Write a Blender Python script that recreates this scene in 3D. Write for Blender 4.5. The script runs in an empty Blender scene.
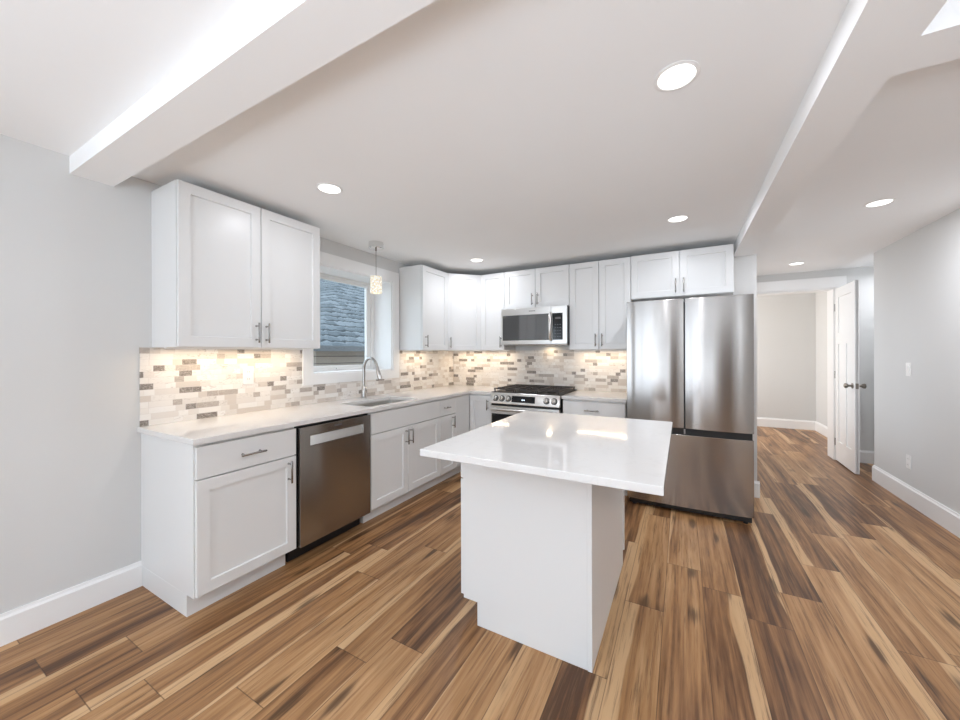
import bpy, bmesh, math, random
from mathutils import Vector, Matrix
random.seed(7)
PI = math.pi
S = bpy.context.scene
COL = S.collection

# ------------------------------------------------------------------ camera, world, light, exposure
cam = bpy.data.cameras.new('camera')
cam.sensor_fit = 'HORIZONTAL'; cam.sensor_width = 36.0
cam.lens = 365.0 / 960 * 36.0
cam.shift_y = -5.84 / 960
cam.clip_start = 0.02
camo = bpy.data.objects.new('camera', cam); COL.objects.link(camo)
camo.location = (2.7357, 0.0, 1.3277)
camo.rotation_euler = (PI / 2, 0.0027, 0.5056)
S.camera = camo
S.view_settings.view_transform = 'Standard'; S.view_settings.look = 'None'
S.view_settings.gamma = 1.0; S.view_settings.use_curve_mapping = False
S.view_settings.exposure = 0.15
S.cycles.use_denoising = True
S.cycles.max_bounces = 14; S.cycles.diffuse_bounces = 8; S.cycles.glossy_bounces = 6; S.cycles.transmission_bounces = 8
S.cycles.transparent_max_bounces = 12
S.cycles.sample_clamp_indirect = 8.0

WORLD = bpy.data.worlds.new('sky'); S.world = WORLD; WORLD.use_nodes = True
WORLD.node_tree.nodes['Background'].inputs['Color'].default_value = (0.78, 0.88, 1.0, 1)
WORLD.node_tree.nodes['Background'].inputs['Strength'].default_value = 2.4

def area(name, loc, rot, sx, sy, watts, col, shape='RECTANGLE', spread=PI):
    l = bpy.data.lights.new(name, 'AREA'); l.shape = shape; l.size = sx
    if shape in ('RECTANGLE', 'ELLIPSE'): l.size_y = sy
    l.energy = watts; l.color = col; l.spread = spread
    o = bpy.data.objects.new(name, l); COL.objects.link(o); o.location = loc; o.rotation_euler = rot
    return o
# daylight entering by the big windows behind the camera
DAY = (0.80, 0.93, 1.07)
area('daylight_front', (1.15, -3.26, 1.25), (PI / 2 + 0.3, 0, 0), 1.9, 1.9, 20, DAY)
area('daylight_left', (-0.24, -1.9, 1.35), (PI / 2 + 0.3, 0, -PI / 2), 1.9, 1.5, 30, DAY)
area('daylight_room', (2.27, 7.4, 1.45), (PI / 2, 0, -PI / 2), 1.0, 1.2, 36, (1.0, 0.96, 0.92))
# added unseen fill lamps aimed upward, bounced off the ceiling
area('bounce_fill', (2.7, -2.6, 0.75), (PI - 0.36, 0, 0), 1.2, 1.0, 72, (0.84, 0.955, 1.085), spread=math.radians(140))
area('bounce_fill_hall', (3.85, -1.4, 0.8), (PI - 0.2, 0, 0), 0.8, 0.8, 34, (0.86, 0.955, 1.07), spread=math.radians(128))
area('hall_fill', (3.28, 5.15, 1.35), (PI / 2 + 0.45, 0, -PI / 2), 1.3, 1.4, 3.8, (0.92, 0.96, 1.02))  # added source behind the kitchen wall, brightens the hall from the left
LAMP_W = 6.2       # each recessed downlight
STRIP_W = 2.3      # under-cabinet strip, per metre
WARM = (0.94, 0.97, 1.04)

# ------------------------------------------------------------------ node helpers and materials
class NT:
    def __init__(s, name):
        s.m = bpy.data.materials.new(name); s.m.use_nodes = True
        s.t = s.m.node_tree; s.t.nodes.clear()
        s.out = s.t.nodes.new('ShaderNodeOutputMaterial')
        s.b = s.t.nodes.new('ShaderNodeBsdfPrincipled'); s.link(s.b.outputs[0], s.out.inputs[0])
    def link(s, a, b): s.t.links.new(a, b)
    def n(s, typ, ins=None, **props):
        nd = s.t.nodes.new('ShaderNode' + typ)
        for k, v in props.items(): setattr(nd, k, v)
        for k, v in (ins or {}).items():
            if hasattr(v, 'is_output'): s.link(v, nd.inputs[k])
            else: nd.inputs[k].default_value = v
        return nd
    def math(s, op, a, b=None, c=None):
        ins = {0: a}
        if b is not None: ins[1] = b
        if c is not None: ins[2] = c
        return s.n('Math', ins, operation=op).outputs[0]
    def mix(s, f, a, b, blend='MIX'):
        nd = s.t.nodes.new('ShaderNodeMix'); nd.data_type = 'RGBA'; nd.blend_type = blend
        for i, v in ((0, f), (6, a), (7, b)):
            if hasattr(v, 'is_output'): s.link(v, nd.inputs[i])
            else: nd.inputs[i].default_value = v if i == 0 else (tuple(v) + (1,))[:4]
        return nd.outputs[2]
    def smooth(s, v, lo, hi, a=0.0, b=1.0):
        return s.n('MapRange', {0: v, 1: lo, 2: hi, 3: a, 4: b}, interpolation_type='SMOOTHSTEP').outputs[0]
    def xyz(s):
        tc = s.n('TexCoord'); sp = s.n('SeparateXYZ', {0: tc.outputs['Object']}); return sp.outputs
    def comb(s, x, y, z): return s.n('CombineXYZ', {0: x, 1: y, 2: z}).outputs[0]
    def set(s, **k):
        for a, v in k.items():
            a = a.replace('_', ' ')
            if hasattr(v, 'is_output'): s.link(v, s.b.inputs[a])
            else: s.b.inputs[a].default_value = (tuple(v) + (1,))[:4] if isinstance(v, tuple) else v
        return s
    def bump(s, h, strength, dist=0.002):
        s.link(s.n('Bump', {'Height': h, 'Strength': strength, 'Distance': dist}).outputs[0], s.b.inputs['Normal'])

def plain(name, col, rough=0.5, metal=0.0, spec=0.5, var=0.012, bump=0.0, scale=60):
    t = NT(name); tc = t.n('TexCoord').outputs['Object']
    nz = t.n('TexNoise', {'Vector': tc, 'Scale': 3.0, 'Detail': 3.0}).outputs[0]
    c = t.mix(nz, tuple(max(0, x * (1 - var)) for x in col), tuple(min(1, x * (1 + var)) for x in col))
    t.set(Base_Color=c, Roughness=rough, Metallic=metal, Specular_IOR_Level=spec)
    if bump:
        t.bump(t.n('TexNoise', {'Vector': tc, 'Scale': float(scale), 'Detail': 4.0}).outputs[0], bump)
    return t.m

def steel(name, col, rough=0.24, aniso=0.75, rot=0.0):
    t = NT(name); x, y, z = t.xyz()
    v = t.comb(t.math('MULTIPLY', x, 2.0), t.math('MULTIPLY', y, 2.0), t.math('MULTIPLY', z, 260.0))
    g = t.n('TexNoise', {'Vector': v, 'Scale': 1.0, 'Detail': 3.0}).outputs[0]
    c = t.mix(g, tuple(a * 0.95 for a in col), tuple(min(1, a * 1.05) for a in col))
    tan = t.n('Tangent', direction_type='UV_MAP').outputs[0]
    t.set(Base_Color=c, Metallic=1.0, Roughness=rough, Anisotropic=aniso, Anisotropic_Rotation=rot, Tangent=tan)
    return t.m

def emis(name, col, strength):
    t = NT(name); t.set(Base_Color=(0.9, 0.9, 0.9), Emission_Color=col, Emission_Strength=strength, Roughness=0.4); return t.m

def floor_mat():
    t = NT('hickory_planks'); x, y, z = t.xyz()
    W, L = 0.1845, 1.22
    u = t.math('DIVIDE', t.math('ADD', x, 10.081), W); col = t.math('FLOOR', u); fx = t.math('FRACT', u)
    r = t.n('TexWhiteNoise', {'W': col}, noise_dimensions='1D').outputs[0]
    v = t.math('ADD', t.math('DIVIDE', t.math('ADD', y, 10.0), L), t.math('MULTIPLY', r, 7.31))
    row = t.math('FLOOR', v); fy = t.math('FRACT', v)
    wn = t.n('TexWhiteNoise', {'Vector': t.comb(col, row, 0.0)}, noise_dimensions='2D')
    idv = wn.outputs[0]; rgb = t.n('SeparateColor', {0: wn.outputs[1]}).outputs
    off = t.math('MULTIPLY', idv, 53.0)
    # broad figure, running with the plank
    fig = t.n('TexNoise', {'Vector': t.comb(t.math('ADD', t.math('MULTIPLY', x, 8.5), off), t.math('MULTIPLY', y, 0.85), off),
                           'Scale': 1.0, 'Detail': 7.0, 'Roughness': 0.62, 'Distortion': 0.7}).outputs[0]
    fine = t.n('TexNoise', {'Vector': t.comb(t.math('ADD', t.math('MULTIPLY', x, 75.0), off), t.math('MULTIPLY', y, 2.2), off),
                            'Scale': 1.0, 'Detail': 5.0, 'Roughness': 0.7}).outputs[0]
    strk = t.n('TexNoise', {'Vector': t.comb(t.math('ADD', t.math('MULTIPLY', x, 34.0), off), t.math('MULTIPLY', y, 1.1), off),
                            'Scale': 1.0, 'Detail': 4.0, 'Roughness': 0.6, 'Distortion': 0.5}).outputs[0]
    tone = t.math('ADD', t.math('MULTIPLY', fig, 1.15), t.math('MULTIPLY_ADD', rgb[0], 0.42, -0.27))
    tone = t.math('ADD', tone, t.math('MULTIPLY_ADD', strk, 0.95, -0.475))
    rp = t.n('ValToRGB', {0: tone}); cr = rp.color_ramp
    cr.elements[0].position = 0.20; cr.elements[0].color = FL[3] + (1,)
    cr.elements[1].position = 0.90; cr.elements[1].color = FL[2] + (1,)
    for q, cc_ in ((0.38, FL[1]), (0.60, FL[0])):
        e = cr.elements.new(q); e.color = cc_ + (1,)
    heart = rp.outputs[0]
    # pale sapwood along one edge of some planks
    wob = t.n('TexNoise', {'Vector': t.comb(off, t.math('MULTIPLY', y, 1.1), idv), 'Scale': 1.0, 'Detail': 2.0}).outputs[0]
    edge = t.math('ADD', fx, t.math('MULTIPLY', t.math('SUBTRACT', wob, 0.5), 0.5))
    side = t.math('GREATER_THAN', rgb[2], 0.5)
    edge = t.math('ABSOLUTE', t.math('SUBTRACT', side, edge))
    thr = t.math('MULTIPLY_ADD', rgb[1], -0.62, 0.42)
    sap = t.math('MULTIPLY', t.smooth(t.math('SUBTRACT', thr, edge), -0.015, 0.03), 0.85)
    sapc = t.mix(t.smooth(fig, 0.3, 0.7), FL[4], FL[5])
    c = t.mix(sap, heart, sapc)
    # knots and dark mineral streaks
    vo = t.n('TexVoronoi', {'Vector': t.comb(t.math('ADD', t.math('MULTIPLY', x, 8.0), off), t.math('MULTIPLY', y, 2.0), off), 'Scale': 1.0, 'Randomness': 1.0}).outputs['Distance']
    vo = t.math('ADD', vo, t.math('MULTIPLY', t.math('ADD', t.math('SUBTRACT', strk, 0.5), t.math('MULTIPLY_ADD', fine, 0.5, -0.25)), 0.55))
    kn = t.math('MULTIPLY', t.math('MAXIMUM', t.smooth(vo, 0.24, 0.07), t.math('MULTIPLY', t.smooth(strk, 0.64, 0.78), 0.5)), 0.72)
    c = t.mix(kn, c, FL[6])
    c = t.mix(t.math('MULTIPLY', t.smooth(fine, 0.50, 0.70), 0.72), c, FL[3])
    c = t.mix(t.math('MULTIPLY', t.smooth(fine, 0.5, 0.2), 0.22), c, FL[5])
    sx = t.math('MINIMUM', fx, t.math('SUBTRACT', 1.0, fx)); sy = t.math('MINIMUM', fy, t.math('SUBTRACT', 1.0, fy))
    seam = t.math('MAXIMUM', t.smooth(sx, 0.011, 0.004), t.smooth(sy, 0.0022, 0.0008))
    c = t.mix(t.math('MULTIPLY', seam, 0.6), c, FL[6])
    t.set(Base_Color=c, Roughness=t.math('MULTIPLY_ADD', fine, 0.16, 0.27), Specular_IOR_Level=0.34)
    t.bump(t.math('SUBTRACT', t.math('MULTIPLY', fine, 0.25), seam), 0.25, 0.001)
    return t.m
FL = [(0.365, 0.190, 0.080), (0.205, 0.096, 0.039), (0.53, 0.315, 0.155), (0.085, 0.037, 0.016), (0.66, 0.435, 0.24), (0.55, 0.335, 0.165), (0.03, 0.014, 0.007)]

def tile_mat(axis):
    t = NT('marble_mosaic_' + axis); x, y, z = t.xyz(); along = x if axis == 'x' else y
    H, Lm = 0.0352, 0.080
    rz = t.math('DIVIDE', t.math('SUBTRACT', z, 0.914), H); row = t.math('FLOOR', rz); fz = t.math('FRACT', rz)
    rr = t.n('TexWhiteNoise', {'W': row}, noise_dimensions='1D').outputs[0]
    u = t.math('ADD', t.math('DIVIDE', t.math('ADD', along, 5.0), Lm), t.math('MULTIPLY', rr, 9.7))
    u = t.math('ADD', u, t.math('MULTIPLY', t.math('SINE', t.math('MULTIPLY_ADD', u, 2.1, t.math('MULTIPLY', rr, 40.0))), 0.33))
    cell = t.math('FLOOR', u); fu = t.math('FRACT', u)
    wn = t.n('TexWhiteNoise', {'Vector': t.comb(cell, row, 0.0)}, noise_dimensions='2D')
    idv = wn.outputs[0]; rgb = t.n('SeparateColor', {0: wn.outputs[1]}).outputs
    off = t.math('MULTIPLY', idv, 31.0)
    p = t.comb(t.math('ADD', t.math('MULTIPLY', along, 32.0), off), t.math('MULTIPLY', z, 75.0), off)
    vein = t.n('TexNoise', {'Vector': p, 'Scale': 1.0, 'Detail': 4.0, 'Distortion': 1.6}).outputs[0]
    ramp = t.n('ValToRGB', {0: idv}); cr = ramp.color_ramp; cr.interpolation = 'CONSTANT'
    stops = [(0.0, (0.80, 0.76, 0.715)), (0.30, (0.74, 0.69, 0.64)), (0.48, (0.83, 0.80, 0.765)), (0.70, (0.65, 0.585, 0.525)), (0.84, (0.44, 0.385, 0.34)), (0.905, (0.22, 0.19, 0.17))]
    cr.elements[0].position = 0.0; cr.elements[0].color = stops[0][1] + (1,)
    cr.elements[1].position = stops[1][0]; cr.elements[1].color = stops[1][1] + (1,)
    for q, c in stops[2:]:
        e = cr.elements.new(q); e.color = c + (1,)
    c = ramp.outputs[0]
    dark = t.math('GREATER_THAN', idv, 0.84)
    v1 = t.smooth(t.math('ABSOLUTE', t.math('SUBTRACT', vein, 0.5)), 0.05, 0.0)
    c = t.mix(t.math('MULTIPLY', t.math('MULTIPLY', v1, dark), 0.7), c, (0.62, 0.57, 0.52))
    lv = t.math('MULTIPLY', t.math('SUBTRACT', 1.0, dark), t.math('MULTIPLY', t.smooth(vein, 0.52, 0.72), t.smooth(rgb[1], 0.35, 0.9, 0.05, 0.8)))
    c = t.mix(lv, c, (0.40, 0.345, 0.30))
    ez = t.math('MINIMUM', fz, t.math('SUBTRACT', 1.0, fz)); eu = t.math('MINIMUM', fu, t.math('SUBTRACT', 1.0, fu))
    g = t.math('MAXIMUM', t.smooth(ez, 0.035, 0.015), t.smooth(eu, 0.013, 0.006))
    c = t.mix(t.math('MULTIPLY', g, 0.8), c, (0.68, 0.64, 0.60))
    t.set(Base_Color=c, Roughness=0.28)
    t.bump(t.math('SUBTRACT', 1.0, g), 0.3, 0.001)
    return t.m

def quartz_mat():
    t = NT('white_quartz'); tc = t.n('TexCoord').outputs['Object']
    a = t.n('TexNoise', {'Vector': tc, 'Scale': 4.5, 'Detail': 6.0, 'Distortion': 2.0}).outputs[0]
    v = t.smooth(t.math('ABSOLUTE', t.math('SUBTRACT', a, 0.5)), 0.025, 0.0)
    b = t.n('TexNoise', {'Vector': tc, 'Scale': 90.0, 'Detail': 3.0}).outputs[0]
    c = t.mix(t.math('MULTIPLY', v, 0.14), (0.73, 0.715, 0.70), (0.56, 0.54, 0.515))
    c = t.mix(t.math('MULTIPLY', t.smooth(b, 0.55, 0.75), 0.10), c, (0.68, 0.66, 0.63))
    t.set(Base_Color=c, Roughness=0.07, Specular_IOR_Level=0.55); return t.m

def glass_mat():
    t = NT('window_glass'); t.t.nodes.remove(t.b)
    tr = t.n('BsdfTransparent', {0: (0.95, 0.98, 0.98, 1)}); gl = t.n('BsdfGlossy', {'Roughness': 0.02})
    fr = t.math('MULTIPLY', t.n('Fresnel', {'IOR': 1.45}).outputs[0], t.math('SUBTRACT', 1.0, t.n('NewGeometry').outputs['Backfacing']))
    mx = t.n('MixShader', {0: fr}); t.link(tr.outputs[0], mx.inputs[1]); t.link(gl.outputs[0], mx.inputs[2])
    t.link(mx.outputs[0], t.out.inputs[0]); return t.m

def shingle_mat():
    t = NT('slate_blue_shingles'); x, y, z = t.xyz()
    row_u = t.math('DIVIDE', t.math('ADD', z, t.math('MULTIPLY', t.n('TexNoise', {'Vector': t.comb(x, y, 0.0), 'Scale': 5.0, 'Detail': 3.0}).outputs[0], 0.14)), 0.14)
    row = t.math('FLOOR', row_u); f = t.math('FRACT', row_u)
    uu = t.math('ADD', t.math('DIVIDE', y, 0.28), t.math('MULTIPLY', t.n('TexWhiteNoise', {'W': row}, noise_dimensions='1D').outputs[0], 5.0))
    idv = t.n('TexWhiteNoise', {'Vector': t.comb(t.math('FLOOR', uu), row, 0.0)}, noise_dimensions='2D').outputs[0]
    c = t.mix(idv, (0.075, 0.092, 0.105), (0.165, 0.19, 0.21))
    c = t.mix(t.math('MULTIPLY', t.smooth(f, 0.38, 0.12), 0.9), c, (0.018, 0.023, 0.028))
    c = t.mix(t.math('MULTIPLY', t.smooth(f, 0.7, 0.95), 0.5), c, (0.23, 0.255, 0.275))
    t.set(Base_Color=c, Roughness=0.9); return t.m

def siding_mat():
    t = NT('tan_siding'); x, y, z = t.xyz()
    f = t.math('FRACT', t.math('DIVIDE', z, 0.16))
    c = t.mix(t.smooth(f, 0.16, 0.05), (0.30, 0.25, 0.205), (0.07, 0.055, 0.045))
    t.set(Base_Color=c, Roughness=0.7); return t.m

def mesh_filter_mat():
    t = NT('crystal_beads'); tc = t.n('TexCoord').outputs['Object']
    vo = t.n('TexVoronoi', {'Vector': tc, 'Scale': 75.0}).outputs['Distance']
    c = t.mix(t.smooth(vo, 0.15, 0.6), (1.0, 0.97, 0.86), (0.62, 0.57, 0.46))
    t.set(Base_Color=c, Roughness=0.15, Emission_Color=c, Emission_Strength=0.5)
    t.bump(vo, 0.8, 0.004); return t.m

M = {}
M['wall'] = plain('wall_paint', (0.665, 0.665, 0.655), 0.75, bump=0.03, scale=220)
M['ceil'] = plain('ceiling_paint', (0.88, 0.882, 0.88), 0.85, bump=0.03, scale=160)
M['trim'] = plain('trim_paint', (0.86, 0.86, 0.855), 0.35)
M['cab'] = plain('cabinet_paint', (0.745, 0.748, 0.742), 0.32)
M['floor'] = floor_mat()
M['tile_y'] = tile_mat('y'); M['tile_x'] = tile_mat('x')
M['quartz'] = quartz_mat()
M['steel'] = steel('brushed_steel', (0.60, 0.585, 0.57), 0.25)
M['dsteel'] = steel('appliance_steel', (0.37, 0.347, 0.328), 0.18, 0.9)
M['lsteel'] = steel('satin_steel', (0.70, 0.69, 0.67), 0.28, 0.5)
M['fsteel'] = plain('faucet_nickel', (0.46, 0.45, 0.435), 0.25, 1.0)
M['nickel'] = plain('polished_nickel', (0.34, 0.325, 0.31), 0.22, 1.0)
M['bronze'] = plain('dark_nickel', (0.26, 0.23, 0.20), 0.28, 1.0)
M['chrome'] = plain('chrome', (0.80, 0.80, 0.79), 0.10, 1.0)
M['black'] = plain('black_plastic', (0.012, 0.012, 0.013), 0.4)
M['bglass'] = plain('black_glass', (0.010, 0.010, 0.011), 0.05, spec=0.3)
M['mglass'] = plain('mirrored_black_glass', (0.02, 0.021, 0.023), 0.06, spec=0.5); M['mglass'].node_tree.nodes['Principled BSDF'].inputs['IOR'].default_value = 2.3
M['iron'] = plain('cast_iron', (0.035, 0.028, 0.026), 0.5, bump=0.2, scale=200)
M['grey'] = plain('grey_plastic', (0.33, 0.32, 0.31), 0.4)
M['dgrey'] = plain('dim_print', (0.10, 0.10, 0.105), 0.4)
M['logo'] = plain('logo_grey', (0.10, 0.10, 0.11), 0.4)
M['white'] = plain('white_plastic', (0.84, 0.835, 0.82), 0.3)
M['glass'] = glass_mat()
M['lens'] = emis('lamp_lens', (1.0, 0.97, 0.93), 2.2)
M['clock'] = emis('clock_digits', (0.55, 0.75, 1.0), 1.2)
M['beads'] = mesh_filter_mat()
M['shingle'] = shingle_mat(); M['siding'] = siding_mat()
M['gutter'] = plain('grey_gutter', (0.09, 0.095, 0.10), 0.5)
M['fascia'] = plain('grey_fascia', (0.30, 0.29, 0.28), 0.6)
M['ground'] = plain('pale_gravel', (0.42, 0.42, 0.41), 0.95, var=0.3)

# ------------------------------------------------------------------ mesh helpers
class MB:
    def __init__(s): s.bm = bmesh.new()
    def box(s, x0, x1, y0, y1, z0, z1, mat=None):
        vs = [s.bm.verts.new(p) for p in ((x0, y0, z0), (x1, y0, z0), (x1, y1, z0), (x0, y1, z0), (x0, y0, z1), (x1, y0, z1), (x1, y1, z1), (x0, y1, z1))]
        if mat is not None:
            for v in vs: v.co = mat @ v.co
        for f in ((0, 3, 2, 1), (4, 5, 6, 7), (0, 1, 5, 4), (1, 2, 6, 5), (2, 3, 7, 6), (3, 0, 4, 7)): s.bm.faces.new([vs[i] for i in f])
        return s
    def grid(s, xs, ys, zs, filled):
        """cells of a grid that are filled, outer faces only: walls and tops with holes"""
        vd = {}
        def V(i, j, k):
            if (i, j, k) not in vd: vd[(i, j, k)] = s.bm.verts.new((xs[i], ys[j], zs[k]))
            return vd[(i, j, k)]
        nx, ny, nz = len(xs) - 1, len(ys) - 1, len(zs) - 1
        F = lambda i, j, k: 0 <= i < nx and 0 <= j < ny and 0 <= k < nz and filled(i, j, k)
        for i in range(nx):
            for j in range(ny):
                for k in range(nz):
                    if not F(i, j, k): continue
                    for (d, q) in (((-1, 0, 0), ((0, 0, 0), (0, 0, 1), (0, 1, 1), (0, 1, 0))), ((1, 0, 0), ((1, 0, 0), (1, 1, 0), (1, 1, 1), (1, 0, 1))),
                                   ((0, -1, 0), ((0, 0, 0), (1, 0, 0), (1, 0, 1), (0, 0, 1))), ((0, 1, 0), ((0, 1, 0), (0, 1, 1), (1, 1, 1), (1, 1, 0))),
                                   ((0, 0, -1), ((0, 0, 0), (0, 1, 0), (1, 1, 0), (1, 0, 0))), ((0, 0, 1), ((0, 0, 1), (1, 0, 1), (1, 1, 1), (0, 1, 1)))):
                        if not F(i + d[0], j + d[1], k + d[2]): s.bm.faces.new([V(i + a, j + b, k + c) for a, b, c in q])
        return s
    def prism(s, pts, axis, a, b):
        """polygon pts extruded along axis from a to b"""
        def P(p, t): return {'x': (t, p[0], p[1]), 'y': (p[0], t, p[1]), 'z': (p[0], p[1], t)}[axis]
        A = [s.bm.verts.new(P(p, a)) for p in pts]; B = [s.bm.verts.new(P(p, b)) for p in pts]
        n = len(pts)
        s.bm.faces.new(A); s.bm.faces.new(B[::-1])
        for i in range(n): s.bm.faces.new((A[i], B[i], B[(i + 1) % n], A[(i + 1) % n]))
        return s
    def tube(s, path, r, n=12, cap=True):
        path = [Vector(p) for p in path]; rs = r if isinstance(r, (list, tuple)) else [r] * len(path)
        rings = []; up = None
        for i, p in enumerate(path):
            d = (path[min(i + 1, len(path) - 1)] - path[max(i - 1, 0)]).normalized()
            if up is None: up = d.orthogonal().normalized()
            up = (up - d * up.dot(d)).normalized(); w = d.cross(up)
            rings.append([s.bm.verts.new(p + (up * math.cos(2 * PI * k / n) + w * math.sin(2 * PI * k / n)) * rs[i]) for k in range(n)])
        for a, b in zip(rings, rings[1:]):
            for k in range(n): s.bm.faces.new((a[k], a[(k + 1) % n], b[(k + 1) % n], b[k]))
        if cap: s.bm.faces.new(rings[0][::-1]); s.bm.faces.new(rings[-1])
        return s
    def lathe(s, prof, c=(0, 0, 0), axis='z', n=32, closed=False):
        """profile (radius, height) turned about an axis through c"""
        rings = []
        def P(r, h, a):
            u, v = r * math.cos(a), r * math.sin(a)
            q = {'z': (u, v, h), 'x': (h, u, v), 'y': (v, h, u)}[axis]
            return (c[0] + q[0], c[1] + q[1], c[2] + q[2])
        for r, h in prof:
            rings.append([s.bm.verts.new(P(max(r, 1e-5), h, 2 * PI * k / n)) for k in range(n)])
        for a, b in list(zip(rings, rings[1:])) + ([(rings[-1], rings[0])] if closed else []):
            for k in range(n): s.bm.faces.new((a[k], a[(k + 1) % n], b[(k + 1) % n], b[k]))
        if closed: return s
        if prof[0][0] > 1e-4: s.bm.faces.new(rings[0][::-1])
        if prof[-1][0] > 1e-4: s.bm.faces.new(rings[-1])
        return s
    def loops(s, rings):
        R = [[s.bm.verts.new(p) for p in r] for r in rings]; n = len(rings[0])
        for a, b in zip(R, R[1:]):
            for k in range(n): s.bm.faces.new((a[k], a[(k + 1) % n], b[(k + 1) % n], b[k]))
        s.bm.faces.new(R[0][::-1]); s.bm.faces.new(R[-1]); return s
    def build(s, name, mat, parent=None, bevel=0.0, smooth=True, seg=2):
        bmesh.ops.recalc_face_normals(s.bm, faces=s.bm.faces[:])
        me = bpy.data.meshes.new(name); s.bm.to_mesh(me); s.bm.free()
        me.materials.append(mat)
        uv = me.uv_layers.new(name='uv')
        for lp in me.loops:
            q = me.vertices[lp.vertex_index].co; uv.data[lp.index].uv = (q.z, q.x + q.y)
        if smooth:
            me.polygons.foreach_set('use_smooth', [True] * len(me.polygons)); me.set_sharp_from_angle(angle=math.radians(38))
        o = bpy.data.objects.new(name, me); COL.objects.link(o)
        if parent is not None: o.parent = parent
        if bevel:
            b = o.modifiers.new('bevel', 'BEVEL'); b.width = bevel; b.segments = seg; b.limit_method = 'ANGLE'; b.harden_normals = True
        return o

def tag(o, label, cat, group=None, kind=None):
    o['label'] = label; o['category'] = cat
    if group: o['group'] = group
    if kind: o['kind'] = kind
    return o
def thing(name, label, cat, loc=(0, 0, 0), rz=0.0, group=None):
    o = bpy.data.objects.new(name, None); COL.objects.link(o); o.empty_display_size = 0.1
    o.location = loc; o.rotation_euler = (0, 0, rz); return tag(o, label, cat, group)
def struct(o, label, cat): return tag(o, label, cat, kind='structure')
def copy_tree(o, parent=None):
    c = o.copy(); COL.objects.link(c)
    if parent is not None: c.parent = parent
    for ch in list(o.children): copy_tree(ch, c)
    return c

# ------------------------------------------------------------------ room shell
CH = 2.345            # ceiling height
D = 4.188             # kitchen back wall
XE = 3.34             # free end of that wall
XR = 4.49             # wall along the hall
YF = 6.12             # wall with the doorway
def wall(name, x0, x1, y0, y1, label, z0=0.0, z1=2.372, holes=()):
    """holes: (axis, a0, a1, z0, z1)"""
    xs, ys, zs = {x0, x1}, {y0, y1}, {z0, z1}
    for ax, a0, a1, h0, h1 in holes:
        (xs if ax == 'x' else ys).update((a0, a1)); zs.update((h0, h1))
    xs, ys, zs = sorted(xs), sorted(ys), sorted(zs)
    def ok(i, j, k):
        cx, cy, cz = (xs[i] + xs[i + 1]) / 2, (ys[j] + ys[j + 1]) / 2, (zs[k] + zs[k + 1]) / 2
        return not any((a0 < (cx if ax == 'x' else cy) < a1) and h0 < cz < h1 for ax, a0, a1, h0, h1 in holes)
    return struct(MB().grid(xs, ys, zs, ok).build(name, M['wall'], smooth=False), label, 'wall')
struct(MB().box(-0.30, 5.5, -3.32, 8.55, -0.06, 0.0).build('floor', M['floor'], smooth=False), 'brown hickory plank floor with pale streaks', 'floor')
CHH = 2.372       # the hall's ceiling is a touch higher
struct(MB().box(-0.30, XE - 0.05, -3.32, D + 0.06, CH, CH + 0.1).box(XE - 0.05, XR + 0.12, -3.32, 1.70, CH, CH + 0.1).box(XE - 0.05, 5.5, 1.70, 8.55, CHH, CHH + 0.1).box(2.1, XE - 0.05, D + 0.06, 8.55, CHH, CHH + 0.1).build('ceiling', M['ceil'], smooth=False), 'flat white ceiling with recessed lights', 'ceiling')
WY0, WY1, WZ0, WZ1 = 2.012, 2.982, 1.158, 2.112     # kitchen window opening
wall('wall_left', -0.30, 0, -3.32, D + 0.12, 'light grey wall with the kitchen window', holes=[('y', WY0, WY1, WZ0, WZ1), ('y', -2.9, -0.9, 0.6, 2.1)])
wall('wall_back', 0, XE, D, D + 0.12, 'grey kitchen wall behind range and fridge')
wall('wall_right', XR, XR + 0.12, -3.32, 5.33, 'light grey hall wall with light switch')
wall('wall_front', 0, XR, -3.32, -3.2, 'wall of the dining area behind the viewpoint', holes=[('x', 0.15, 2.15, 0.25, 2.25), ('x', 2.5, 3.3, 0.0, 2.1)])
struct(MB().grid([2.38, 2.5, 3.3, 3.42], [-4.4, -4.28, -3.32], [0.0, 2.2, 2.3], lambda i, j, k: k == 1 or j == 0 or i != 1).build('wall_dark_recess', M['wall'], smooth=False), 'walls of an invented dark recess behind the viewpoint', 'wall')  # unseen recess, invented to darken a band of the fridge's reflection
struct(MB().box(2.38, 3.42, -4.4, -3.32, -0.06, 0).build('floor_dark_recess', M['floor'], smooth=False), 'plank floor of the invented dark recess', 'floor')
struct(MB().box(3.5, 4.3, -3.2, -3.155, 0.01, 2.06).build('door_added', plain('walnut_door', (0.13, 0.085, 0.06), 0.4, var=0.2)), 'invented brown wooden door behind the viewpoint', 'door')  # unseen, added to put brown into the fridge's reflection
wall('wall_hall', XE - 0.12, XE, D + 0.12, YF, 'hall wall beyond the fridge', holes=[('y', 4.5, 5.8, 0.65, 2.05)])
OX0, OX1, OZ = 3.46, 4.405, 2.145                   # doorway opening
wall('wall_far', XE - 0.12, 5.3, YF, YF + 0.14, 'grey wall around the far doorway', holes=[('x', OX0, OX1, 0.0, OZ)])
wall('wall_passage', 5.3, 5.42, 5.2, YF + 0.14, 'end wall of the side passage')
wall('wall_return', XR + 0.12, 5.3, 5.21, 5.33, 'short wall closing the side passage')
wall('wall_room', 2.2, 4.75, 8.3, 8.42, 'plain grey wall of the room past the doorway')
wall('wall_room_right', 4.75, 4.87, YF + 0.14, 8.42, 'side wall of the room past the doorway')
wall('wall_room_left', 2.2, 2.32, YF + 0.14, 8.3, 'window side wall of the far room', holes=[('y', 6.95, 8.05, 0.85, 2.1)])
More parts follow.
